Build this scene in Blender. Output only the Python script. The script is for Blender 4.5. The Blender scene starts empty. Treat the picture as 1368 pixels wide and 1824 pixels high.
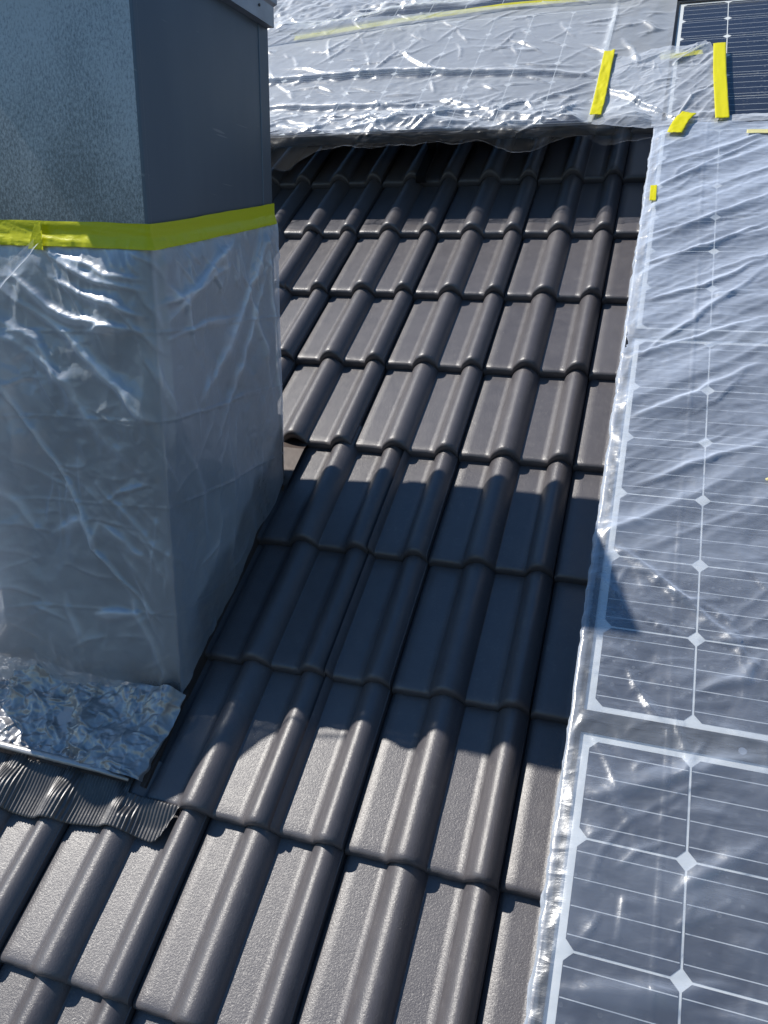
import bpy, math, random
import numpy as np
from mathutils import Matrix, Vector, Euler

S = bpy.context.scene
COL = S.collection
TH = math.radians(35.5)                       # pitch of the roof
CT, ST = math.cos(TH), math.sin(TH)

# ------------------------------------------------------------------ camera, sky, sun, exposure
cd = bpy.data.cameras.new('camera'); cam = bpy.data.objects.new('camera', cd); COL.objects.link(cam)
cam.matrix_world = Matrix(((0.9481, -0.1046, 0.3002, 0.1916),
                           (0.3176, 0.2727, -0.9081, -0.8642),
                           (0.0131, 0.9564, 0.2918, 1.2248),
                           (0, 0, 0, 1)))
cd.sensor_fit = 'VERTICAL'; cd.sensor_height = 24; cd.lens = 24 * 1401.2 / 1824
cd.clip_start = 0.02; cd.clip_end = 2000
S.camera = cam

SUN = Vector((-0.896, -0.064, 1.183)).normalized()
wd = bpy.data.worlds.new('World'); S.world = wd; wd.use_nodes = True
nt = wd.node_tree; nt.nodes.clear()
sky = nt.nodes.new('ShaderNodeTexSky'); sky.sky_type = 'NISHITA'; sky.sun_disc = False
sky.sun_elevation = math.asin(SUN.z); sky.sun_rotation = math.atan2(SUN.x, SUN.y)
sky.air_density = 1.5; sky.dust_density = 0.2; sky.ozone_density = 5.0; sky.altitude = 300
bg = nt.nodes.new('ShaderNodeBackground'); bg.inputs[1].default_value = 0.092
wo = nt.nodes.new('ShaderNodeOutputWorld')
hs = nt.nodes.new('ShaderNodeHueSaturation'); hs.inputs['Saturation'].default_value = 1.18
nt.links.new(sky.outputs[0], hs.inputs['Color']); nt.links.new(hs.outputs[0], bg.inputs[0]); nt.links.new(bg.outputs[0], wo.inputs[0])

sl = bpy.data.lights.new('sun', 'SUN'); sl.energy = 5.0; sl.angle = math.radians(0.5); sl.color = (1.0, 0.95, 0.87)
so = bpy.data.objects.new('sun', sl); COL.objects.link(so); so.location = (-4, -1, 7)
so.rotation_euler = SUN.to_track_quat('Z', 'Y').to_euler()
S.view_settings.view_transform = 'Standard'; S.view_settings.look = 'None'
S.view_settings.exposure = 0.14; S.view_settings.gamma = 1.0; S.view_settings.use_curve_mapping = False
S.render.engine = 'CYCLES'
S.cycles.max_bounces = 10; S.cycles.transparent_max_bounces = 24
S.cycles.transmission_bounces = 6; S.cycles.glossy_bounces = 4; S.cycles.diffuse_bounces = 4
S.cycles.caustics_reflective = False; S.cycles.caustics_refractive = False
random.seed(4); RNG = np.random.default_rng(11)

# ------------------------------------------------------------------ helpers
ROT = Matrix.Rotation(TH, 4, 'X')
def roofw(u, v, n=0.0):                        # roof coordinates -> world
    return Vector((u, v * CT - n * ST, v * ST + n * CT))

def tag(o, label=None, cat=None, group=None, kind=None):
    if label: o['label'] = label
    if cat: o['category'] = cat
    if group: o['group'] = group
    if kind: o['kind'] = kind
    return o
def thing(name, label, cat, loc=(0, 0, 0), roof=True, group=None):
    o = bpy.data.objects.new(name, None); COL.objects.link(o); o.empty_display_size = .1
    if roof:
        o.location = roofw(*loc); o.rotation_euler = (TH, 0, 0)
    else: o.location = loc
    return tag(o, label, cat, group)
def mesh(name, V, F, mats, smooth=False):
    me = bpy.data.meshes.new(name)
    me.from_pydata([tuple(map(float, p)) for p in V], [], [tuple(int(i) for i in f) for f in F])
    for m in (mats if isinstance(mats, (list, tuple)) else [mats]): me.materials.append(m)
    if smooth: me.polygons.foreach_set('use_smooth', [True] * len(me.polygons))
    me.update(); return me
def link(name, me, parent=None, loc=None, roof=False):
    o = bpy.data.objects.new(name, me); COL.objects.link(o)
    if parent: o.parent = parent
    if loc is not None: o.location = loc
    if roof: o.location = roofw(*(loc or (0, 0, 0))); o.rotation_euler = (TH, 0, 0)
    return o
def box(x0, x1, y0, y1, z0, z1, V, F):
    b = len(V)
    V += [(x0, y0, z0), (x1, y0, z0), (x1, y1, z0), (x0, y1, z0), (x0, y0, z1), (x1, y0, z1), (x1, y1, z1), (x0, y1, z1)]
    F += [(b, b+3, b+2, b+1), (b+4, b+5, b+6, b+7), (b, b+1, b+5, b+4), (b+1, b+2, b+6, b+5), (b+2, b+3, b+7, b+6), (b+3, b, b+4, b+7)]
def bevelled(o, w, seg=2):
    m = o.modifiers.new('edge', 'BEVEL'); m.width = w; m.segments = seg; m.limit_method = 'ANGLE'
    return o
def grid(name, P, mat, parent=None, smooth=True, roof=False, loc=None, cut=None, thick=None):
    n, m = P.shape[:2]
    idx = np.arange(n * m).reshape(n, m)
    q = np.stack([idx[:-1, :-1], idx[:-1, 1:], idx[1:, 1:], idx[1:, :-1]], -1).reshape(-1, 4)
    if cut is not None:
        k = (cut[:-1, :-1] & cut[:-1, 1:] & cut[1:, 1:] & cut[1:, :-1]).reshape(-1); q = q[k]
    me = bpy.data.meshes.new(name); me.vertices.add(n * m)
    me.vertices.foreach_set('co', P.reshape(-1).astype(np.float32))
    me.loops.add(q.size); me.loops.foreach_set('vertex_index', q.reshape(-1).astype(np.int32))
    me.polygons.add(len(q)); me.polygons.foreach_set('loop_start', np.arange(0, q.size, 4, dtype=np.int32))
    me.update(calc_edges=True)
    if smooth: me.polygons.foreach_set('use_smooth', [True] * len(q))
    me.materials.append(mat)
    if thick is not None:                       # gathered film: several layers, hence more opaque
        at = me.attributes.new('layers', 'FLOAT', 'POINT'); at.data.foreach_set('value', thick.reshape(-1).astype(np.float32))
    return link(name, me, parent, loc, roof)
def tube(pts, r, seg=8):
    V, F = [], []
    pts = [Vector(p) for p in pts]
    for i, p in enumerate(pts):
        d = (pts[min(i+1, len(pts)-1)] - pts[max(i-1, 0)]).normalized()
        a = d.cross(Vector((0, 0, 1))); a = a.normalized() if a.length > 1e-4 else Vector((1, 0, 0)); b = d.cross(a)
        rr = r[i] if isinstance(r, (list, tuple)) else r
        for k in range(seg):
            t = 2 * math.pi * k / seg; V.append(p + a * math.cos(t) * rr + b * math.sin(t) * rr)
    for i in range(len(pts) - 1):
        for k in range(seg):
            F.append((i*seg+k, i*seg+(k+1) % seg, (i+1)*seg+(k+1) % seg, (i+1)*seg+k))
    F.append(tuple(range(seg))[::-1]); F.append(tuple(range((len(pts)-1)*seg, len(pts)*seg)))
    return V, F

# numpy noise ------------------------------------------------------
TAB = [RNG.random((256, 256)) for _ in range(24)]
def vn(x, y, s=0):
    T = TAB[s % 24]; xi = np.floor(x).astype(int); yi = np.floor(y).astype(int)
    fx = x - xi; fy = y - yi; fx = fx**3*(fx*(fx*6-15)+10); fy = fy**3*(fy*(fy*6-15)+10)
    a = T[xi & 255, yi & 255]; b = T[(xi+1) & 255, yi & 255]; c = T[xi & 255, (yi+1) & 255]; d = T[(xi+1) & 255, (yi+1) & 255]
    return (a*(1-fx)+b*fx)*(1-fy) + (c*(1-fx)+d*fx)*fy
def fbm(x, y, s=0, o=4):
    r = 0; a = .5
    for i in range(o): r = r + a * vn(x * 2**i + 3.1*i, y * 2**i + 7.7*i, s+i); a *= .5
    return r
def ridged(x, y, s=0, o=3):
    r = 0; a = .6
    for i in range(o): r = r + a * (1 - np.abs(2*vn(x * 2**i + 5*i, y * 2**i + 9*i, s+i) - 1))**2; a *= .45
    return r
def voro(x, y, s=0):
    T1, T2 = TAB[s % 24], TAB[(s+5) % 24]
    xi = np.floor(x).astype(int); yi = np.floor(y).astype(int)
    f1 = np.full(x.shape, 9.); f2 = np.full(x.shape, 9.)
    for i in (-1, 0, 1):
        for j in (-1, 0, 1):
            cx = xi+i; cy = yi+j
            d = np.hypot(cx + T1[cx & 255, cy & 255] - x, cy + T2[cx & 255, cy & 255] - y)
            f2 = np.minimum(f2, np.maximum(f1, d)); f1 = np.minimum(f1, d)
    return f2 - f1
def facet1(x, y, s=0):
    T = TAB[s % 24]; xi = np.floor(x).astype(int); yi = np.floor(y).astype(int); fx = x - xi; fy = y - yi
    a = T[xi & 255, yi & 255]; b = T[(xi+1) & 255, yi & 255]; c = T[xi & 255, (yi+1) & 255]; d = T[(xi+1) & 255, (yi+1) & 255]
    k = T[(xi*3+7) & 255, (yi*5+1) & 255] > .5
    t1 = np.where(fx > fy, a + (b-a)*fx + (d-b)*fy, a + (d-c)*fx + (c-a)*fy)
    t2 = np.where(fx + fy < 1, a + (b-a)*fx + (c-a)*fy, d + (c-d)*(1-fx) + (b-d)*(1-fy))
    return np.where(k, t1, t2)
def facet(x, y, s=0, o=3, rot=.5, g=.5):
    """flat facets meeting in sharp creases, like crumpled film"""
    r = 0; am = 1.
    for i in range(o):
        a_ = rot + i*1.1; X = (x*math.cos(a_) - y*math.sin(a_)) * 1.9**i; Y = (x*math.sin(a_) + y*math.cos(a_)) * 1.9**i
        X2 = X + .9*vn(X*.8, Y*.8, s+i+3); Y2 = Y + .9*vn(X*.8 + 9, Y*.8, s+i+6)
        r = r + am*(facet1(X2 + 11*i, Y2, s+i) - .5); am *= g
    return r
def sst(a, b, x):
    t = np.clip((x - a) / (b - a), 0, 1); return t*t*(3-2*t)
def fold(x, y, pts, w, amp, skew=0.0, seed=0):
    """a rounded crease along a polyline: height field over x, y"""
    best = np.full(x.shape, 9.); sgn = np.zeros(x.shape); tt = np.zeros(x.shape)
    n = len(pts) - 1
    x = x + .010 * (vn(x*22, y*22, seed+3) - .5); y = y + .010 * (vn(x*22, y*22, seed+8) - .5)
    for i in range(n):
        (x0, y0), (x1, y1) = pts[i], pts[i+1]
        dx, dy = x1-x0, y1-y0; L2 = dx*dx+dy*dy
        t = np.clip(((x-x0)*dx+(y-y0)*dy)/L2, 0, 1)
        ex = x-x0-t*dx; ey = y-y0-t*dy; d = np.hypot(ex, ey)
        s = np.sign(dx*ey-dy*ex); m = d < best
        best = np.where(m, d, best); sgn = np.where(m, s, sgn); tt = np.where(m, (i+t)/n, tt)
    taper = np.clip(np.sin(np.pi*np.clip(tt, .0, 1.)), 0, 1)**.8
    ww = w * np.where(sgn > 0, 1-skew, 1+skew) * (.35 + .65*taper) * (.75 + .5*vn(x*30, y*30, seed+11))
    r_ = best/ww
    h = .55*np.exp(-r_**1.3*1.7) + .45*np.exp(-r_**2*1.6)
    return amp * h * taper

def creases(x, y, n, box_, seed, L=(.04, .16), amp=.004, w=.006, ang=0., spread=3.14):
    """many short sharp folds, steep on one side"""
    r = np.random.default_rng(seed); h = np.zeros(x.shape)
    xw = x + .03*(vn(x*7, y*7, seed) - .5) + .008*(vn(x*30, y*30, seed+1) - .5); yw = y + .03*(vn(x*7+5, y*7, seed+2) - .5) + .008*(vn(x*30+5, y*30, seed+3) - .5)
    for _ in range(n):
        cx = r.uniform(box_[0], box_[1]); cy = r.uniform(box_[2], box_[3]); l = r.uniform(*L)/2; a = ang + r.uniform(-.5, .5)*spread
        am = amp*r.uniform(.3, 1.)*(l*2/L[1])**.5; ww = w*r.uniform(.6, 1.6); st = r.choice((.3, .45, 3.))
        R = l + 6*ww; m = (np.abs(xw-cx) < R) & (np.abs(yw-cy) < R)
        if not m.any(): continue
        dx = xw[m]-cx; dy = yw[m]-cy; t = (dx*math.cos(a)+dy*math.sin(a))/l; d = -dx*math.sin(a)+dy*math.cos(a) + .15*l*t*t*r.uniform(-1, 1)
        tp = np.clip(1-t*t, 0, 1)
        wd = ww*(.3+.7*tp)*np.where(d > 0, 1, st if st < 1 else 1/st)
        h[m] += am*tp*np.exp(-np.abs(d)/wd)
    return h
# ------------------------------------------------------------------ materials
def newmat(name):
    m = bpy.data.materials.new(name); m.use_nodes = True; t = m.node_tree; t.nodes.clear()
    return m, t, (lambda k, **kw: mk(t, k, **kw))
def mk(t, k, **kw):
    n = t.nodes.new('ShaderNode' + k)
    for a, b in kw.items():
        if a.startswith('i_'):
            key = a[2:]; key = int(key) if key.isdigit() else key.replace('_', ' ')
            n.inputs[key].default_value = b
        else: setattr(n, a, b)
    return n
def ramp(t, src, stops):
    r = t.nodes.new('ShaderNodeValToRGB'); t.links.new(src, r.inputs[0]); e = r.color_ramp.elements
    while len(e) < len(stops): e.new(.5)
    for k, (p, c) in zip(e, stops):
        k.position = p; k.color = (c, c, c, 1) if isinstance(c, (int, float)) else (*c, 1)
    return r.outputs[0]
def noise(t, scale, detail=4, rough=.5, vec=None, dist=0):
    n = mk(t, 'TexNoise', i_Scale=scale, i_Detail=detail, i_Roughness=rough, i_Distortion=dist)
    if vec is not None: t.links.new(vec, n.inputs['Vector'])
    return n.outputs[0]
def geo_pos(t, scale=(1, 1, 1), rot=(0, 0, 0)):
    g = mk(t, 'NewGeometry'); m = mk(t, 'Mapping'); m.inputs['Scale'].default_value = scale; m.inputs['Rotation'].default_value = rot
    t.links.new(g.outputs['Position'], m.inputs['Vector']); return m.outputs[0]
def math_(t, op, a, b=None, clamp=False):
    n = mk(t, 'Math', operation=op, use_clamp=clamp)
    for i, v in enumerate((a, b)):
        if v is None: continue
        if isinstance(v, (int, float)): n.inputs[i].default_value = v
        else: t.links.new(v, n.inputs[i])
    return n.outputs[0]
def mixc(t, f, a, b, mode='MIX'):
    n = mk(t, 'Mix', data_type='RGBA', blend_type=mode)
    for i, v in ((0, f), (6, a), (7, b)):
        if isinstance(v, (int, float)): n.inputs[i].default_value = v
        elif isinstance(v, tuple): n.inputs[i].default_value = (*v, 1)
        else: t.links.new(v, n.inputs[i])
    return n.outputs[2]
def bump(t, h, strength, dist, nrm=None):
    b = mk(t, 'Bump', i_Strength=strength, i_Distance=dist); t.links.new(h, b.inputs['Height'])
    if nrm is not None: t.links.new(nrm, b.inputs['Normal'])
    return b.outputs[0]
def out(t, s): o = mk(t, 'OutputMaterial'); t.links.new(s, o.inputs[0])
def simple(name, col, rough, metal=0.0, spec=.5, nscale=None, nstr=.2, var=.15):
    m, t, k = newmat(name); p = k('BsdfPrincipled', i_Roughness=rough, i_Metallic=metal)
    p.inputs['Specular IOR Level'].default_value = spec
    pos = geo_pos(t); n = noise(t, nscale or 25, 5, .6, pos)
    c = mixc(t, ramp(t, n, [(.3, 0.), (.7, 1.)]), tuple(x*(1-var) for x in col), tuple(min(1, x*(1+var)) for x in col))
    t.links.new(c, p.inputs['Base Color'])
    t.links.new(bump(t, n, nstr, .002), p.inputs['Normal'])
    out(t, p.outputs[0]); return m

def tile_material():
    m, t, k = newmat('glazed_concrete_tile')
    p = k('BsdfPrincipled'); p.inputs['Specular IOR Level'].default_value = .62
    pos = geo_pos(t)
    big = noise(t, 3.5, 5, .6, pos); mid = noise(t, 28, 6, .65, pos); fine = noise(t, 420, 3, .7, pos)
    grain = noise(t, 260, 3, .6, pos)
    oi = k('ObjectInfo')
    c0 = mixc(t, ramp(t, mid, [(.3, 0.), (.75, 1.)]), (.080, .074, .081), (.104, .096, .104))
    c1 = mixc(t, math_(t, 'MULTIPLY', oi.outputs['Random'], .5), c0, (.088, .085, .093))
    dust = ramp(t, noise(t, 55, 6, .75, pos), [(.56, 0.), (.72, 1.)])
    dm = math_(t, 'MULTIPLY', dust, ramp(t, big, [(.42, 0.), (.62, .5)]))
    hv = k('HueSaturation'); t.links.new(c1, hv.inputs['Color']); t.links.new(math_(t, 'ADD', math_(t, 'MULTIPLY', oi.outputs['Random'], .24), .88), hv.inputs['Value']); c1 = hv.outputs[0]
    c2 = mixc(t, dm, c1, (.19, .18, .175))
    vo = k('TexVoronoi', i_Scale=38.0); t.links.new(pos, vo.inputs['Vector'])
    spot = ramp(t, vo.outputs['Distance'], [(.045, 1.), (.07, 0.)])
    sel = ramp(t, mk_color_x(t, vo.outputs['Color']), [(.93, 0.), (.95, .8)])
    c3 = mixc(t, math_(t, 'MULTIPLY', spot, sel), c2, (.22, .215, .20))
    t.links.new(c3, p.inputs['Base Color'])
    r = ramp(t, mid, [(.25, .37), (.75, .47)])
    t.links.new(math_(t, 'ADD', r, math_(t, 'MULTIPLY', dm, .2)), p.inputs['Roughness'])
    b1 = bump(t, grain, .32, .0016); b2 = bump(t, fine, .5, .0008, b1)
    t.links.new(b2, p.inputs['Normal'])
    fl = k('TexVoronoi', i_Scale=520.0); t.links.new(pos, fl.inputs['Vector'])
    sub = k('VectorMath', operation='SUBTRACT'); t.links.new(fl.outputs['Color'], sub.inputs[0]); sub.inputs[1].default_value = (.5, .5, .5)
    mad = k('VectorMath', operation='MULTIPLY_ADD'); t.links.new(sub.outputs[0], mad.inputs[0]); mad.inputs[1].default_value = (.30, .30, .30); t.links.new(b2, mad.inputs[2])
    nn = k('VectorMath', operation='NORMALIZE'); t.links.new(mad.outputs[0], nn.inputs[0])
    p.inputs['Coat Weight'].default_value = .22; p.inputs['Coat Roughness'].default_value = .25; p.inputs['Coat IOR'].default_value = 1.5
    t.links.new(nn.outputs[0], p.inputs['Coat Normal'])
    out(t, p.outputs[0]); return m
def mk_color_x(t, c):
    s = mk(t, 'SeparateColor'); t.links.new(c, s.inputs[0]); return s.outputs[0]

def film_material(name, fac=.35, edge=.55, col=(.78, .82, .88), rough=.28, patch=.15, pscale=6, gloss=.35, transl=.35,
                  bscale=60, bstr=.25, bdist=.003, stretch=(1, 1, 1), rot=(0, 0, 0), tint=(.96, .97, .99), sharp=.22, epow=1.3):
    m, t, k = newmat(name)
    pos = geo_pos(t); posr = geo_pos(t, stretch, rot)
    cre = mk(t, 'TexVoronoi', i_Scale=bscale*.28, feature='DISTANCE_TO_EDGE'); 
    wn = mk(t, 'TexNoise', i_Scale=bscale*.3, i_Detail=4.0); t.links.new(posr, wn.inputs['Vector'])
    wv = mk(t, 'VectorMath', operation='MULTIPLY_ADD'); wv.inputs[1].default_value = (.05, .05, .05)
    t.links.new(wn.outputs[1], wv.inputs[0]); t.links.new(posr, wv.inputs[2]); t.links.new(wv.outputs[0], cre.inputs['Vector'])
    h1 = ramp(t, cre.outputs[0], [(0., 1.), (.12, .25), (.5, 0.)])
    h2 = noise(t, bscale, 6, .62, posr, .6)
    n1 = bump(t, h2, bstr, bdist); n2 = bump(t, h1, bstr*.55, bdist, n1)
    d = k('BsdfDiffuse'); d.inputs[0].default_value = (*col, 1)
    tr = k('BsdfTranslucent'); tr.inputs[0].default_value = (*col, 1)
    g = k('BsdfGlossy', i_Roughness=rough); g.inputs[0].default_value = (.92, .94, .97, 1)
    g2 = k('BsdfGlossy', i_Roughness=.12); g2.inputs[0].default_value = (.95, .96, 1, 1)
    for s in (d, tr, g, g2): t.links.new(n2, s.inputs['Normal'])
    a = k('MixShader'); a.inputs[0].default_value = transl; t.links.new(d.outputs[0], a.inputs[1]); t.links.new(tr.outputs[0], a.inputs[2])
    gg = k('MixShader'); gg.inputs[0].default_value = sharp; t.links.new(g.outputs[0], gg.inputs[1]); t.links.new(g2.outputs[0], gg.inputs[2])
    b = k('MixShader'); b.inputs[0].default_value = gloss; t.links.new(a.outputs[0], b.inputs[1]); t.links.new(gg.outputs[0], b.inputs[2])
    lw = k('LayerWeight', i_Blend=.5); t.links.new(n2, lw.inputs['Normal'])
    pn = noise(t, pscale, 5, .6, posr)
    f = math_(t, 'ADD', math_(t, 'MULTIPLY', math_(t, 'POWER', lw.outputs['Facing'], epow), edge), fac)
    f = math_(t, 'ADD', f, math_(t, 'MULTIPLY', math_(t, 'SUBTRACT', pn, .5), patch*2))
    at = k('Attribute', attribute_name='layers'); f = math_(t, 'ADD', f, at.outputs['Fac'])
    f = math_(t, 'MINIMUM', math_(t, 'MAXIMUM', f, .05), .97)
    tp = k('BsdfTransparent'); tp.inputs[0].default_value = (*tint, 1)
    x = k('MixShader'); t.links.new(f, x.inputs[0]); t.links.new(tp.outputs[0], x.inputs[1]); t.links.new(b.outputs[0], x.inputs[2])
    out(t, x.outputs[0]); return m

def zinc_material(name, mottled):
    m, t, k = newmat(name)
    p = k('BsdfPrincipled', i_Metallic=.70); pos = geo_pos(t)
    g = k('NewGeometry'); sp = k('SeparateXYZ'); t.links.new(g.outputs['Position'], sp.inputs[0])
    if mottled:
        st = geo_pos(t, (1, 1, .55))
        n1 = noise(t, 230, 6, .8, st); n2 = noise(t, 9, 4, .55, st); n3 = noise(t, 2.2, 3, .5, pos)
        msk = math_(t, 'ADD', n1, math_(t, 'MULTIPLY', math_(t, 'SUBTRACT', n2, .5), .25))
        msk = math_(t, 'ADD', msk, math_(t, 'MULTIPLY', math_(t, 'SUBTRACT', n3, .5), .35))
        msk = math_(t, 'ADD', msk, math_(t, 'MULTIPLY', math_(t, 'SUBTRACT', sp.outputs['Z'], 1.52), .45))  # patina mottle lightened towards the top: sky reflection put into the colour
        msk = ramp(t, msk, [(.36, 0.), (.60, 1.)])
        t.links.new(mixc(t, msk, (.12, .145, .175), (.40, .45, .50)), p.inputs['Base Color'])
        t.links.new(ramp(t, msk, [(0, .36), (1, .52)]), p.inputs['Roughness'])
        t.links.new(bump(t, msk, .12, .0006), p.inputs['Normal'])
    else:
        st = geo_pos(t, (1, 1, .12))
        n1 = noise(t, 14, 6, .6, st); n2 = noise(t, 3, 3, .5, pos)
        c = mixc(t, n1, (.085, .115, .155), (.115, .145, .185))
        sc = noise(t, 60, 2, .5, geo_pos(t, (1, .1, 1.6), (.3, 0, 0)))
        c = mixc(t, ramp(t, sc, [(.70, 0.), (.74, .35)]), c, (.33, .34, .36))
        t.links.new(c, p.inputs['Base Color'])
        t.links.new(ramp(t, n2, [(.3, .38), (.7, .5)]), p.inputs['Roughness'])
        t.links.new(bump(t, n2, .25, .01), p.inputs['Normal'])
    out(t, p.outputs[0]); return m

def tape_material(name, col, covered=False):
    m, t, k = newmat(name); p = k('BsdfPrincipled', i_Roughness=.38)
    pos = geo_pos(t, (1, 1, 6)); n = noise(t, 40, 5, .6, pos); n2 = noise(t, 70, 3, .6, geo_pos(t), 1.5)
    t.links.new(mixc(t, n, tuple(x*.93 for x in col), col), p.inputs['Base Color'])
    t.links.new(bump(t, n2, .3, .003, bump(t, n, .3, .0012)), p.inputs['Normal'])
    tr = k('BsdfTranslucent'); tr.inputs[0].default_value = (*col, 1)
    x = k('MixShader'); x.inputs[0].default_value = .18; t.links.new(p.outputs[0], x.inputs[1]); t.links.new(tr.outputs[0], x.inputs[2])
    out(t, x.outputs[0]); return m

def cell_material():
    m, t, k = newmat('solar_cell'); p = k('BsdfPrincipled', i_Roughness=.33)
    tc = k('TexCoord'); sp = k('SeparateXYZ'); t.links.new(tc.outputs['Object'], sp.inputs[0])
    a = math_(t, 'FRACT', math_(t, 'DIVIDE', math_(t, 'ADD', sp.outputs['Y'], .078), .039))
    a = math_(t, 'ABSOLUTE', math_(t, 'SUBTRACT', a, .5))
    bus = math_(t, 'LESS_THAN', a, .0185)
    bx = math_(t, 'LESS_THAN', math_(t, 'ABSOLUTE', sp.outputs['X']), .0765)
    bus = math_(t, 'MULTIPLY', bus, bx)
    fx = math_(t, 'ABSOLUTE', math_(t, 'SUBTRACT', math_(t, 'FRACT', math_(t, 'DIVIDE', sp.outputs['X'], .0016)), .5))
    fing = math_(t, 'MULTIPLY', math_(t, 'LESS_THAN', fx, .05), .10)
    oi = k('ObjectInfo'); n = noise(t, 18, 3, .5, geo_pos(t))
    c = mixc(t, math_(t, 'MULTIPLY', oi.outputs['Random'], .8), (.010, .013, .030), (.016, .020, .042))
    c = mixc(t, fing, c, (.10, .11, .14))
    c = mixc(t, bus, c, (.62, .64, .66))
    t.links.new(c, p.inputs['Base Color']); out(t, p.outputs[0]); return m
def glass_material():
    m, t, k = newmat('panel_glass')
    tp = k('BsdfTransparent'); tp.inputs[0].default_value = (.97, .98, .98, 1)
    g = k('BsdfGlossy', i_Roughness=.06); fr = k('LayerWeight', i_Blend=.5); ff = math_(t, 'ADD', math_(t, 'MULTIPLY', math_(t, 'POWER', fr.outputs['Facing'], 5.0), .96), .035)
    x = k('MixShader'); t.links.new(ff, x.inputs[0]); t.links.new(tp.outputs[0], x.inputs[1]); t.links.new(g.outputs[0], x.inputs[2])
    # dried water drops and dust: a thin pale deposit on the glass
    pos = geo_pos(t); vo = k('TexVoronoi', i_Scale=95.0); t.links.new(pos, vo.inputs['Vector'])
    ring = ramp(t, vo.outputs['Distance'], [(.18, .35), (.27, 1.), (.33, 0.)])
    sel = ramp(t, mk_color_x(t, vo.outputs['Color']), [(.72, 0.), (.76, 1.)])
    area = ramp(t, noise(t, 5, 3, .5, pos), [(.42, 0.), (.6, 1.)])
    dep = math_(t, 'MULTIPLY', math_(t, 'MULTIPLY', ring, sel), area)
    dust = math_(t, 'MULTIPLY', noise(t, 40, 6, .7, pos), .03)
    f = math_(t, 'ADD', math_(t, 'MULTIPLY', dep, .22), dust)
    d = k('BsdfDiffuse'); d.inputs[0].default_value = (.6, .62, .62, 1)
    y = k('MixShader'); t.links.new(f, y.inputs[0]); t.links.new(x.outputs[0], y.inputs[1]); t.links.new(d.outputs[0], y.inputs[2])
    out(t, y.outputs[0]); return m

M_TILE = tile_material()
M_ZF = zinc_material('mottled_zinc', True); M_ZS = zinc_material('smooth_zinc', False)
M_CAP = simple('cap_zinc', (.30, .34, .40), .38, .6, .5, 18, .1)
M_LEAD = simple('brown_lead', (.07, .052, .045), .5, .1, .4, 30, .4)
M_PLEAT = simple('pleated_flashing', (.10, .098, .10), .33, .35, .6, 60, .25)
M_UNDER = simple('roof_underlay', (.02, .02, .022), .9)
M_DARK = simple('black_anodised_frame', (.018, .019, .022), .4, .4)
M_ALU = simple('aluminium_rail', (.45, .46, .47), .4, .9)
M_BACK = simple('white_backsheet', (.80, .81, .80), .5, 0, .4, 12, .02, .02)
M_CELL = cell_material(); M_GLASS = glass_material()
M_TAPE = tape_material('yellow_tape', (.80, .73, .006)); M_TAPE2 = tape_material('chimney_tape', (.76, .76, .004))
M_TAPE3 = tape_material('faded_tape', (.80, .74, .36))
M_FCH = film_material('film_on_chimney', .49, .42, (.74, .82, .93), .42, .17, 5, .26, .38, 22, .30, .006, tint=(.95, .97, 1), sharp=.06)
M_FPAN = film_material('film_on_panels', .15, 1.0, (.74, .82, .96), .32, .10, 5, .28, .30, 30, .25, .003, (1, 3.2, 3.2), (0, 0, -.5), sharp=.15)
M_FTOP = film_material('film_on_upper_panels', .08, .84, (.88, .92, .97), .34, .10, 4, .24, .35, 24, .3, .004, sharp=.12)
M_FPATCH = film_material('film_patch', .16, .8, (.86, .90, .96), .32, .14, 9, .26, .30, 40, .3, .004, sharp=.12)
M_FOIL = film_material('crumpled_film', .90, .15, (.25, .245, .25), .40, .05, 14, .26, .0, 50, .25, .003, tint=(.7, .7, .74), sharp=.12)
M_GRASS = simple('dark_gravel_yard', (.05, .052, .05), .9, 0, .3, 3, .5, .4)

# ------------------------------------------------------------------ ground and roof
gm = mesh('ground', [(-400, -400, -5), (400, -400, -5), (400, 400, -5), (-400, 400, -5)], [(0, 1, 2, 3)], M_GRASS)
tag(link('ground', gm), kind='structure')

roof = thing('tiled_roof', 'dark brown glazed double-roll tiled roof slope between the chimney and the solar panels', 'roof')
V, F = [], []; box(-3.0, 2.4, -4.2, 5.4, -.20, -.125, V, F)
link('underlay', mesh('underlay', V, F, M_UNDER), roof)

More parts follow.
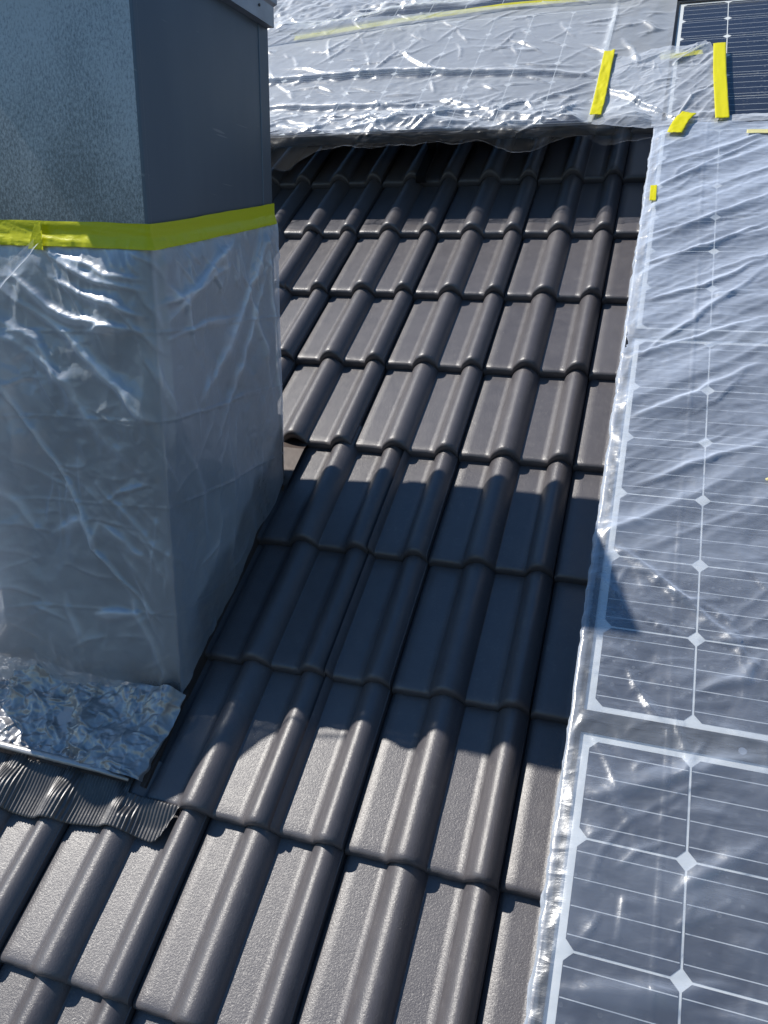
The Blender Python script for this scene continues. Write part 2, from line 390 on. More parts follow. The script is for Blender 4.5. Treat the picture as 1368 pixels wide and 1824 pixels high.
GA = .342; XG = .035; HT = .036; TILT = .0255 / GA
def prof(x):
    """height of a tile's surface over local x in 0..0.30 (0 = crest level)"""
    x = np.asarray(x, float)
    z = np.full(x.shape, -HT)
    for c, hw, s in ((.124, .0395, 1.), (.2670, .0335, .96)):
        t = np.clip(np.abs(x - c) / hw, 0, 1)
        z = np.maximum(z, -HT + HT * s * np.cos(t * math.pi / 2) ** .72)
    z = np.where(x > .2955, np.minimum(z, -.026), z)
    z = np.where((x < .010) & (x > -.001), z - .008 * (1 - x / .010), z)
    return z
def tile_mesh(name, x0, seed):
    dense = []
    for c, hw in ((.124, .0395), (.2670, .0335)):
        dense += [c + hw * a for a in (-1.0, -.985, -.95, -.88, -.78, -.65, -.5, -.34, -.17, 0, .17, .34, .5, .65, .78, .84, .88, .95, .985, 1.0)]
    xs = sorted({round(v, 5) for v in dense + [0, .004, .010, .03, .05, .068, .166, .185, .20, .215, .2954, .2956, .2975] if x0 <= v <= .2975})
    xs = np.array([x0] + [v for v in xs if v > x0 + .00019])
    top = [0, .0006, .002, .0045, .008, .013]                # rounded nose
    ys = np.array(top + list(np.linspace(.03, .425, 9)))
    X, Y = np.meshgrid(xs, ys)
    r = .013
    drop = np.where(Y < r, r - np.sqrt(np.clip(r*r - (r - np.minimum(Y, r))**2, 0, None)), 0) * .9
    Z = prof(X) - TILT * Y - drop
    Z += .0012 * (fbm(X*18 + seed*3.3, Y*14, seed) - .47)
    edge = .0016 * (vn(X*90, X*0 + seed, seed+2) - .5) * (Y < .006)
    Yw = Y + edge
    n, m = X.shape; P = np.stack([X, Yw, Z], -1).reshape(-1, 3).tolist()
    F = [(i*m+j, i*m+j+1, (i+1)*m+j+1, (i+1)*m+j) for i in range(n-1) for j in range(m-1)]
    ns = len(F)
    # nose face, cut lower at the rolls so that it hugs the tile below, ragged at the bottom
    b = len(P); jag = vn(xs*130, xs*0 + seed*7, seed+4)
    for rowk, (dy, dz) in enumerate(((0, 0), (-.0005, .007), (.001, .0165), (.006, .0205))):
        for j in range(m):
            z = Z[0, j] - dz + (.003 * (jag[j] - .5) if rowk > 1 else 0)
            if xs[j] > .245 and rowk > 1: z += .004 * (vn(xs[j:j+1]*260, xs[j:j+1]*0, seed)[0] - .3)
            P.append((xs[j], Yw[0, j] + dy + (.0015 * (jag[j] - .5) if rowk > 0 else 0), z))
    for q in range(3):
        for j in range(m-1):
            a = b + q*m + j; F.append((a+1, a, a+m, a+m+1))
    # sides
    for j in (0, m-1):
        b2 = len(P)
        for i in range(n): P.append(tuple(P[i*m+j])); P.append((xs[j], Yw[i, j], Z[i, j] - .018))
        for i in range(n-1):
            f = (b2+2*i, b2+2*i+2, b2+2*i+3, b2+2*i+1); F.append(f if j == 0 else f[::-1])
    # underside
    b3 = len(P)
    P += [(xs[0], .004, -HT-.024), (xs[-1], .004, -HT-.024), (xs[-1], .42, -HT-.050), (xs[0], .42, -HT-.050)]; F.append((b3, b3+3, b3+2, b3+1))
    me = mesh(name, P, F, M_TILE, smooth=True)
    return me
FULL = [tile_mesh('roof_tile', 0.0, s) for s in (1, 2, 3, 4, 6)]
WIDE = [tile_mesh('cut_roof_tile', -.020, 3)]
HALF = [tile_mesh('half_roof_tile', .150, s) for s in (2, 5)]
ntile = 0
def put_tile(x_right, r, half, wide=False):
    me = WIDE[0] if wide else random.choice(HALF if half else FULL)
    o = link('roof_tile', me, roof)
    o.location = (x_right - .30 + random.uniform(-.0008, .0008), r * GA + random.uniform(-.0015, .0015), random.uniform(-.0006, .0008))
    o.rotation_euler = (random.uniform(-.0015, .0015), random.uniform(-.002, .002), random.uniform(-.002, .002))
for r in range(-9, 12):
    x = XG
    right = XG
    # to the right, below the panels
    for j in range(1, 2): put_tile(XG + .30*j, r, False)
    seq = []
    lim = -2.2 if r > 3 or r < 1 else -.72
    k = 0
    while x > lim + .01:
        half = (r in (1, 2, 3) and k == 2) or (r == 6 and k == 6)
        put_tile(x, r, half, r in (1, 2, 3) and k == 3); x -= .15 if half else .30; k += 1 if half else 2
    if r in (1, 2, 3):                          # beyond the chimney on its left side
        x = -1.24
        while x > -2.2: put_tile(x, r, False); x -= .30

# ------------------------------------------------------------------ chimney
CX0, CX1, CY0, CY1 = -1.20, -.728, .483, 1.007
chim = thing('sheet_metal_chimney', 'square zinc sheet clad chimney with mottled front and smooth darker side', 'chimney', ((CX0+CX1)/2, CY0, .2), roof=False)
def cpart(name, V, F, m): 
    o = link(name, mesh(name, V, F, m), chim); o.location = -Vector(chim.location); return o
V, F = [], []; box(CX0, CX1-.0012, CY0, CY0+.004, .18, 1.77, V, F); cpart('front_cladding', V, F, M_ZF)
V, F = [], []; box(CX1-.004, CX1, CY0+.0001, CY1-.045, .18, 1.77, V, F); cpart('side_cladding', V, F, M_ZS)
V, F = [], []; box(CX1-.006, CX1+.0018, CY1-.047, CY1+.001, .28, 1.77, V, F); bevelled(cpart('corner_strip', V, F, M_ZS), .002)
V, F = [], []; box(CX1-.007, CX1+.0010, CY0-.0010, CY0+.012, .19, 1.77, V, F); bevelled(cpart('corner_fold', V, F, M_ZS), .0015)
V, F = [], []; box(CX0, CX0+.004, CY0+.004, CY1, .18, 1.77, V, F); cpart('side_cladding', V, F, M_ZS)
V, F = [], []; box(CX0+.004, CX1-.006, CY1-.004, CY1, .18, 1.77, V, F); cpart('back_cladding', V, F, M_ZS)
# cap: drip lip, slab, shallow top
V, F = [], []
cx0, cx1, cy0, cy1 = CX0-.02, CX1+.020, CY0-.055, CY1-.004
prof_cap = [(0, 1.7585), (0, 1.800), (-.006, 1.806), (-.006, 1.842), (.004, 1.848)]
for dz_ in prof_cap:
    d, z = dz_
    V += [(cx0+d, cy0+d, z), (cx1-d, cy0+d, z), (cx1-d, cy1-d, z), (cx0+d, cy1-d, z)]
for i in range(len(prof_cap)-1):
    for j in range(4): F.append((i*4+j, i*4+(j+1) % 4, (i+1)*4+(j+1) % 4, (i+1)*4+j))
F.append((0, 3, 2, 1)); n_ = (len(prof_cap)-1)*4; V.append(((cx0+cx1)/2, (cy0+cy1)/2, 1.875))
for j in range(4): F.append((n_+j, n_+(j+1) % 4, len(V)-1))
cpart('cap', V, F, M_CAP)
for yy in (.93, .70): 
    V, F = tube([(cx1-.001, yy, 1.785), (cx1+.002, yy, 1.785)], .0032, 8); cpart('rivet', V, F, M_DARK)
# lead apron standing up against the cladding, following the slope of the roof
def roofz(Y, n=-.04): 
    v = (Y + n*ST) / CT; return v*ST + n*CT
yy = np.linspace(CY0+.02, CY1+.02, 30); V, F = [], []
for i, y in enumerate(yy):
    top = roofz(y) + .085 + .03*math.sin(i*.45) + .05 * sst(.62, .72, y) 
    V += [(CX1+.0035, y, roofz(y)-.03), (CX1+.0035, y, top)]
F = [(2*i, 2*i+2, 2*i+3, 2*i+1) for i in range(29)]
up = cpart('lead_upstand', V, F, M_LEAD)
yb = np.linspace(CY1+.001, CY1+.16, 2); V, F = [], []
box(CX0-.05, CX1+.012, CY1+.0015, CY1+.006, .55, .86, V, F); cpart('lead_back_upstand', V, F, M_LEAD)
V, F = [], []
for i in range(24):
    x = CX1-.005 - i*.02; t_ = roofz(CY0) + .10 - .05*sst(2, 9, i) + .012*math.sin(i*1.3)
    V += [(x, CY0-.003, roofz(CY0)-.04), (x, CY0-.003, t_)]
F = [(2*i+2, 2*i, 2*i+1, 2*i+3) for i in range(23)]
cpart('lead_front_upstand', V, F, M_LEAD)

# flashing sheet behind the chimney, tucked beneath the tiles above
V, F = [], []
for (v_, n_) in ((1.20, -.030), (1.34, -.036), (1.50, -.085)):
    for u_ in (CX0-.12, -.700): V.append(tuple(roofw(u_, v_, n_)))
F = [(0, 1, 3, 2), (2, 3, 5, 4)]
cpart('back_flashing', V, F, M_LEAD)
# flat apron the crumpled film lies on
ap = thing('flashing_apron', 'black sheet apron under the crumpled film in front of the chimney', 'flashing', (-1.0, .45, 0))
V, F = [], []; box(-.62, .283, -.085, .14, -.040, -.030, V, F)
link('apron_sheet', mesh('apron_sheet', V, F, M_LEAD), ap)

# pleated flashing skirt draped over the rolls
rowz = lambda u: prof((u - XG) % .30)
nu, nv = 620, 26
su = np.linspace(-1.42, -.615, nu); sv = np.linspace(0, 1, nv)
vt = np.where(su > -.742, .346, .385)
hem = .262 + .010*np.sin((su+1.3)*14) + .0
hem = hem + .09 * sst(-.672, -.615, su)**2.2          # rounded outer corner
U, T = np.meshgrid(su, sv, indexing='ij')
Vv = vt[:, None] * (1-T) + hem[:, None] * T
ker = np.hanning(61); ker /= ker.sum()
base = prof((su - XG) % .30); base = np.convolve(np.pad(base, 30, 'edge'), ker, 'valid')
base = np.maximum(base, prof((su - XG) % .30) + .002)
ker2 = np.hanning(25); ker2 /= ker2.sum(); base = np.convolve(np.pad(base, 12, 'edge'), ker2, 'valid') + .004
flatz = -.018
h = flatz * (1 - sst(.05, .7, T)) + base[:, None] * sst(.05, .7, T)
h = h - TILT * (Vv) * .55 + .0
h = np.maximum(h, base[:, None] - TILT*Vv)
lim_ = np.maximum(h, prof((U - XG) % .30) - TILT*Vv + .004)
h = lim_
h = h + .0016 * np.sin(2*np.pi*(U + .004*vn(U*9, Vv*9, 3)) / .0078)
h = h + .004 * (vn(U*14, Vv*14, 5) - .5)
pl = grid('pleated_flashing', np.stack([U, Vv, h], -1), M_PLEAT, roof=True)
tag(pl, 'black pleated lead flashing skirt draped over the tile rolls below the crumpled film', 'flashing')
m_ = pl.modifiers.new('thickness', 'SOLIDIFY'); m_.thickness = .0012; m_.offset = -1

# ------------------------------------------------------------------ solar panels
CP = .1587
def cell_mesh(px, pv):
    hx, hy, c = px/2-.0018, pv/2-.0018, .0125
    pts = [(-hx+c, -hy), (hx-c, -hy), (hx, -hy+c), (hx, hy-c), (hx-c, hy), (-hx+c, hy), (-hx, hy-c), (-hx, -hy+c)]
    return mesh('solar_cell', [(x, y, 0) for x, y in pts], [tuple(range(8))], M_CELL)
def panel(u0, v0, z, label, group, pv=CP, nx=10, ny=6, mu=.030, mv=.030, clamp=None, name='solar_panel'):
    """u0, v0: lower left corner of the outer frame; z: height of its upper face over the crest plane"""
    w = nx*CP + 2*mu; hgt = ny*pv + 2*mv
    p = thing(name, label, 'solar panel', (u0, v0, z), group=group)
    f = .0150; V, F = [], []
    g = .0185
    box(0, w, 0, g, -.035, 0, V, F); box(0, w, hgt-g, hgt, -.035, 0, V, F)
    box(0, f, g, hgt-g, -.035, 0, V, F); box(w-f, w, g, hgt-g, -.035, 0, V, F)
    link('frame', mesh('frame', V, F, M_DARK), p)
    V = [(f, f, -.006), (w-f, f, -.006), (w-f, hgt-f, -.006), (f, hgt-f, -.006)]
    link('backsheet', mesh('backsheet', V, [(0, 1, 2, 3)], M_BACK), p)
    cm = cell_mesh(CP, pv)
    for i in range(nx):
        for j in range(ny):
            link('solar_cell', cm, p, (mu + (i+.5)*CP, mv + (j+.5)*pv, -.0052))
    V = [(f, f, -.0022), (w-f, f, -.0022), (w-f, hgt-f, -.0022), (f, hgt-f, -.0022)]
    link('glass', mesh('glass', V, [(0, 1, 2, 3)], M_GLASS), p)
    if clamp is not None:
        V, F = [], []; box(clamp-.02, clamp+.02, -.021, .004, .0005, .003, V, F); box(clamp-.008, clamp+.008, -.016, -.001, -.03, .0005, V, F)
        cl = link('mid_clamp', mesh('mid_clamp', V, F, M_DARK), p)
        V, F = tube([(clamp, -.0085, .003), (clamp, -.0085, .007)], .0062, 12)
        link('clamp_bolt', mesh('clamp_bolt', V, F, M_ALU), cl)
    return p
PZ = .2125; G1 = 'solar panels in the right column'
UL = .132
panel(UL, .548-.952-.030, .2135, 'bottom solar panel of the right column under plastic, nearest the camera', G1)
panel(UL, 1.563-.952-.030, .2100, 'middle solar panel of the right column under plastic, crossed by the chimney shadow tip', G1, clamp=.263)
panel(UL, 2.575-.952-.030, .2030, 'third solar panel of the right column under wrinkled plastic, reaching the yellow tape', G1, clamp=.263)
PV2 = .1515
panel(.143, 2.615, .2000, 'uncovered black solar panel with white cell gaps at the top right corner', 'solar panels in the upper row', pv=PV2, mv=.028)
panel(-.087-10*CP-.030, 2.640, .1985, 'upper solar panel under cloudy plastic right of the chimney', 'solar panels in the upper row', pv=PV2, mv=.030)
panel(-.087-20*CP-.110, 2.640, .1985, 'solar panel under plastic seen behind the chimney, left end of upper row', 'solar panels in the upper row', pv=PV2, mv=.030)
panel(-.087-10*CP-.030, 3.640, .1960, 'topmost solar panel under the second plastic sheet and yellow tape', 'solar panels in the top row', pv=PV2)
panel(.143, 3.625, .1960, 'topmost solar panel beyond the uncovered one at the right edge', 'solar panels in the top row', pv=PV2)
def rail(u0, u1, v, z, label):
    V, F = [], []; box(u0, u1, -.02, .02, -.04, 0, V, F)
    o = link('mounting_rail', mesh('mounting_rail', V, F, M_DARK), roof=True, loc=(0, v, z)); tag(o, label, 'rail')
rail(-3.3, 1.7, 2.85, .16, 'dark mounting rail in the shade beneath the upper row of panels')

# roof hook under the upper film
hk = thing('roof_hook', 'dark steel roof hook coming out between tiles below the upper plastic sheet', 'roof hook', (-.700, 2.72, -.02))
V, F = [], []
box(-.018, .018, .00, .19, .012, .018, V, F); box(-.018, .018, -.006, 0, -.012, .018, V, F); box(-.018, .018, .19, .196, .012, .15, V, F)
link('hook_strap', mesh('hook_strap', V, F, M_DARK), hk)

# ------------------------------------------------------------------ plastic film over the chimney
def film_chimney():
    # s runs round the chimney: left face, front, right face
    FW = CX1 - CX0; RW = CY1 - CY0
    s = np.concatenate([np.arange(-FW-.50, -FW-.03, .012), np.arange(-FW-.03, RW+.012, .0036)])
    t = np.linspace(0, 1, 300)
    Sg, T = np.meshgrid(s, t, indexing='ij')
    front = (Sg <= 0) & (Sg >= -FW); right = Sg > 0
    a = np.clip(CX1 + Sg, CX0, CX1)                   # x along the front
    yb = np.where(right, CY0 + Sg, np.where(Sg < -FW, CY0 - (Sg + FW), CY0))
    ztop = np.where(right, 1.275 + .070*Sg/RW, 1.275 + .010*(-Sg)/FW)
    zb = roofz(yb, -.030)
    zb = np.where(right, zb + .012*np.sin(Sg*23), zb)
    hemn = .012 * (vn(Sg*16, Sg*0, 2) - .5)
    zbot_front = .292 - .040*sst(-.74, -1.16, a) + .05*sst(-1.17, -1.20, a) + hemn
    zbot = np.where(right, zb + .006, zbot_front)
    Z = ztop*(1-T) + zbot*T
    # displacement out of the wall
    X = CX1 + Sg                                        # continues beyond the corner
    d = np.full(Sg.shape, .004)
    fr = sst(.004, -.012, Sg)
    D = 0
    top = sst(0, .05, ztop - Z)
    FO = [([(-1.02, 1.27), (-.90, 1.245), (-.818, 1.215), (-.733, 1.205)], .010, .013, .3),
          ([(-.977, 1.263), (-.90, 1.225), (-.84, 1.200), (-.733, 1.180)], .013, .016, -.3),
          ([(-.96, 1.212), (-.888, 1.180), (-.797, 1.160), (-.735, 1.135)], .012, .017, .2),
          ([(-1.064, 1.225), (-.958, 1.150), (-.868, 1.122), (-.742, 1.112)], .015, .020, .4),
          ([(-1.10, 1.20), (-.936, 1.101), (-.862, 1.037), (-.77, .946), (-.731, .925)], .016, .015, -.2),
          ([(-1.103, 1.13), (-.994, 1.088), (-.949, .998)], .016, .012, .2),
          ([(-1.20, 1.16), (-1.05, 1.08), (-.93, 1.00), (-.85, .87), (-.76, .80)], .020, .010, .1),
          ([(-.874, 1.109), (-.84, 1.116), (-.788, 1.114)], .008, .012, .5),
          ([(-1.118, 1.037), (-1.058, .945), (-.961, .793), (-.905, .646), (-.827, .552), (-.741, .471)], .0065, .014, 0),
          ([(-1.16, .93), (-1.10, .76), (-1.02, .64)], .012, .010, .2),
          ([(-.923, .483), (-.876, .497), (-.80, .505)], .016, .016, .4),
          ([(-1.023, .658), (-.958, .698), (-.927, .708)], .016, .012, .3),
          ([(-.93, .62), (-.89, .70), (-.80, .64), (-.74, .60)], .012, .008, .2),
          ([(-.99, .54), (-.97, .46), (-.94, .40)], .012, .009, .2),
          ([(-.90, .80), (-.82, .72), (-.75, .64)], .008, .008, 0),
          ([(-.86, .60), (-.80, .47), (-.745, .34)], .010, .009, .2), ([(-.82, .60), (-.77, .45)], .008, .008, 0)]
    for i, (pt, w, am, sk) in enumerate(FO): D = D + fold(X, Z, pt, w, am, sk, i) * fr
    RO = [([(.500, 1.123), (.667, 1.225), (.80, 1.300)], .016, .014, .2), ([(.483, 1.150), (.617, 1.190), (.767, 1.240)], .012, .012, -.2),
          ([(.49, 1.09), (.655, 1.115), (.805, 1.127)], .010, .010, .4), ([(.592, .932), (.747, 1.055), (.90, 1.227), (.96, 1.32)], .020, .014, .1),
          ([(.658, .85), (.823, 1.022), (.97, 1.267)], .014, .012, -.1), ([(.80, 1.29), (.90, 1.10), (.97, .90)], .012, .010, .1),
          ([(.94, 1.33), (.985, 1.063), (1.01, .78)], .010, .014, 0), ([(.487, .937), (.70, .93), (.967, .952)], .004, .004, 0),
          ([(.51, 1.20), (.57, 1.15), (.60, 1.06)], .010, .010, .2), ([(.52, .90), (.60, .76), (.62, .64)], .012, .006, 0)]
    for i, (pt, w, am, sk) in enumerate(RO): D = D + fold(yb, Z, pt, w, am, sk, i+3) * right
    D = D * top
    # gathers just below the tape
    g = ridged(X*34 + Z*12, Z*5, 4, 2) * np.exp(-((ztop - Z)/.035)**2) * .007
    g = g * sst(0, .012, ztop - Z)
    # looseness, balloon at the lower left, general crumple
    loose = .010*fbm(X*4, Z*4, 6, 3) * top
    ball = .235*np.exp(-((X+1.225)/.100)**2) * sst(1.27, .92, Z) * (.25 + .75*sst(.24, .80, Z))
    ball += .030*np.exp(-((X+1.02)/.14)**2 - ((Z-.40)/.18)**2) + .055*np.exp(-((X+1.15)/.055)**2 - ((Z-.58)/.12)**2)
    cr = .020*facet(X*6.5, Z*5, 2, 4, .4, .50) + .0045*facet(X*30, Z*26, 9, 3, .9, .6)*sst(.40, .62, vn(X*6, Z*6, 4))
    cr = (cr + .006) * top * (1 - .7*sst(RW-.06, RW, Sg)) * np.where(right, .7, 1)
    cs = creases(X, Z, 90, (-1.24, -.73, .25, 1.26), 5, (.05, .22), .0065, .007, -.7, 2.4) + creases(X, Z, 50, (-.72, -.2, .35, 1.3), 8, (.05, .2), .0055, .007, 1.1, 2.0) + creases(X, Z, 60, (-1.24, -.2, 1.19, 1.27), 12, (.03, .10), .006, .005, -1.2, 1.2)
    d = d + g + D*.55 + cs*top + (loose + cr) * sst(0, .03, np.abs(Sg)) + ball * (Sg <= 0)
    # fold marks of the sheet as it came off the roll
    for zz in (1.100, .925, .742, .50):
        d = d + .0016*np.exp(-((Z - zz - .016*(X+1.1))/.0022)**2)
    # positions
    dl = np.exp(-(np.clip(-FW - Sg, 0, None)/.10)**2)
    px = np.where(right, CX1 + d, np.where(Sg < -FW, CX0 - .01 - (.10*(1-dl) + .4*d*(1-dl))*sst(1.27, 1.0, Z), CX1 + Sg)); py = np.where(right, yb, np.where(Sg < -FW, yb - d*dl, CY0 - d))
    # round the corner
    k = np.exp(-(Sg/.006)**2)
    px = np.where((Sg <= 0) & front, px + .004*np.exp(-(Sg/.006)**2), px); py = np.where(right, py - .004*np.exp(-(Sg/.006)**2), py)
    # left corner: lean the sheet out with the balloon
    lc = np.exp(-((Sg + FW)/.03)**2)
    px = px - lc*(ball*.35)*(Sg <= 0)
    TK = .28*np.exp(-((X+1.14)/.055)**2 - ((Z-.55)/.12)**2)*(Sg <= 0) + np.clip(D/.014, 0, 1)*.30 + np.clip(cs/.006, 0, 1)*.2 + .18*(D > .0125*.55)*np.exp(-np.abs(D-.012)/.004) + .25*np.exp(-((ztop-Z)/.02)**2) + .42*sst(.05, .16, ball*(Sg <= 0)) - .30*sst(.02, -.03, Z - roofz(yb) - .14 - .05*vn(yb*14, Z*14, 3))*right*sst(.52, .62, yb + .06*vn(yb*12, Z*12, 2)) - .28*sst(.44, .36, Z + .05*vn(X*14, Z*14, 5))*sst(-.88, -.80, X)*(Sg <= 0)
    o = grid('plastic_sheet', np.stack([px, py, Z], -1), M_FCH, thick=TK)
    return tag(o, 'bluish translucent plastic sheet wrapped round the chimney below the yellow tape', 'plastic sheet')
film_chimney()

# twisted strand of film hanging from the tape
def ribbon(name, pts, widths, nrm, mat, wav=.0, seed=0, n=40, curl=0.0, m=8):
    pts = np.array(pts, float); k = np.linspace(0, len(pts)-1, n)
    C = np.stack([np.interp(k, np.arange(len(pts)), pts[:, i]) for i in range(3)], -1)
    if len(pts) > 2:
        for _ in range(6): C[1:-1] = (C[:-2] + 2*C[1:-1] + C[2:]) / 4
    Wd = np.interp(k, np.arange(len(widths)) * (len(pts)-1) / (len(widths)-1), widths)
    tan = np.gradient(C, axis=0); tan /= np.linalg.norm(tan, axis=1)[:, None]
    nr = np.array(nrm, float); nr /= np.linalg.norm(nr)
    side = np.cross(tan, nr); side /= np.linalg.norm(side, axis=1)[:, None]
    b = np.linspace(-1, 1, m); P = C[:, None, :] + side[:, None, :] * (b[None, :, None] * Wd[:, None, None] / 2)
    kk, bb = np.meshgrid(k, b, indexing='ij')
    h = wav * (fbm(kk*3.1, bb*1.4 + seed, seed, 3) - .45) * 2 + curl * (bb**2) * Wd[:, None]
    h = h + wav*.5*ridged(kk*7, bb*2.3+seed, seed+2, 2)
    return P + h[..., None]*nr[None, None, :]
P = ribbon('s', [(-.965, .474, 1.285), (-.99, .455, 1.25), (-1.045, .44, 1.20), (-1.10, .43, 1.14), (-1.15, .43, 1.05)], [.010, .018, .024, .022, .012], (0.1, -1, .1), None, .002, 2, 60, .35, 9)
o = grid('film_strand', P, M_FPATCH); tag(o, 'narrow twisted strand of film hanging from the tape on the chimney front', 'film strand')

# yellow tape round the chimney
def tape_round():
    FW = CX1 - CX0; RW = CY1 - CY0
    s = np.arange(-FW-.30, RW+.004, .004); t = np.linspace(-1, 1, 15)
    Sg, T = np.meshgrid(s, t, indexing='ij')
    right = Sg > 0
    zc = np.where(right, 1.2815 + .0765*Sg/RW - .004*np.sin(np.pi*np.clip(Sg/RW, 0, 1))*0, 1.2815 + .014*(-Sg)/FW)
    zc = zc + .002*(vn(Sg*8, Sg*0, 6)-.5)
    Z = zc + T*.0235 * (1 + .05*(vn(Sg*20, Sg*0, 1)-.5))
    yb = np.where(right, CY0+Sg, np.where(Sg < -FW, CY0-(Sg+FW), CY0))
    w = .0035*ridged(Sg*14+T*1.2, T*1.1, 8, 2)*sst(-.10, -.18, Sg)*sst(-1, -.2, -T+.2) + .0012*ridged(Sg*9+T*2, T, 3, 2)
    d = .0062 + w + .003*(T < -.2)*ridged(Sg*40, T*0, 5, 1) * 1
    d = d + .006*sst(.1, -1, T)
    px = np.where(right, CX1 + d, np.where(Sg < -FW, CX0 - d, CX1+Sg + .0045*np.exp(-(Sg/.006)**2)))
    py = np.where(right, yb - .0045*np.exp(-(Sg/.006)**2), np.where(Sg < -FW, yb, CY0 - d))
    root = thing('adhesive_tape', 'yellow adhesive tape band round the metal chimney holding the plastic sheet', 'tape', (CX1, CY0, 1.28), roof=False)
    o = grid('tape_band', np.stack([px, py, Z], -1), M_TAPE2, root); o.location = -Vector(root.location)
    # loose overlapping end
    P = ribbon('e', [(-.963, CY0-.0170, 1.3085), (-.966, CY0-.020, 1.258)], [.020, .055], (0, -1, 0), None, .001, 3, 10, 0, 6)
    P[:, :, 0] = np.minimum(P[:, :, 0], -.958)
    o = grid('tape_end', P, M_TAPE2, root); o.location = -Vector(root.location)
tape_round()

# ------------------------------------------------------------------ crumpled film in front of the chimney
u = np.arange(-1.42, -.706, .0020); v = np.arange(.372, .572, .0019)
U, Vv = np.meshgrid(u, v, indexing='ij')
h = -.008 + .036*facet(U*9, Vv*12, 2, 4, .3, .5) + .010*facet(U*30, Vv*34, 7, 3, .9, .6) + creases(U, Vv, 150, (-1.42, -.70, .37, .57), 31, (.02, .08), .012, .004) + .018*(fbm(U*9, Vv*9, 4) - .4)
h = h * 1.0 + .012*sst(.50, .56, Vv)
h = np.maximum(h, -.026); tap = sst(-.705, -.74, U); h = -.030 + (h + .030)*(.25 + .75*tap)
rag = (.006*(vn(U*40, Vv*0, 4)-.5))
right_edge = -.726 + .014*sst(.37, .56, Vv) + .006*vn(Vv*60, U*0, 7)
o = grid('crumpled_film', np.stack([np.minimum(U, right_edge), Vv + rag*(Vv < .40), h], -1), M_FOIL, roof=True)
tag(o, 'shiny crumpled piece of film lying in front of the chimney foot', 'plastic sheet')
P = [(-1.42, .376, .001), (-1.2, .374, .003), (-1.05, .373, .002), (-.92, .372, .003), (-.82, .371, .001), (-.745, .366, -.004)]
V, F = tube(P, [.008, .0085, .0075, .008, .007, .004], 12)
o = link('film_roll_edge', mesh('film_roll_edge', V, F, M_FOIL, True), roof=True)
for vtx in o.data.vertices: vtx.co.z = (vtx.co.z) * .7 - .002
tag(o, 'bright rolled hem of the crumpled film above the pleated flashing', 'film hem')

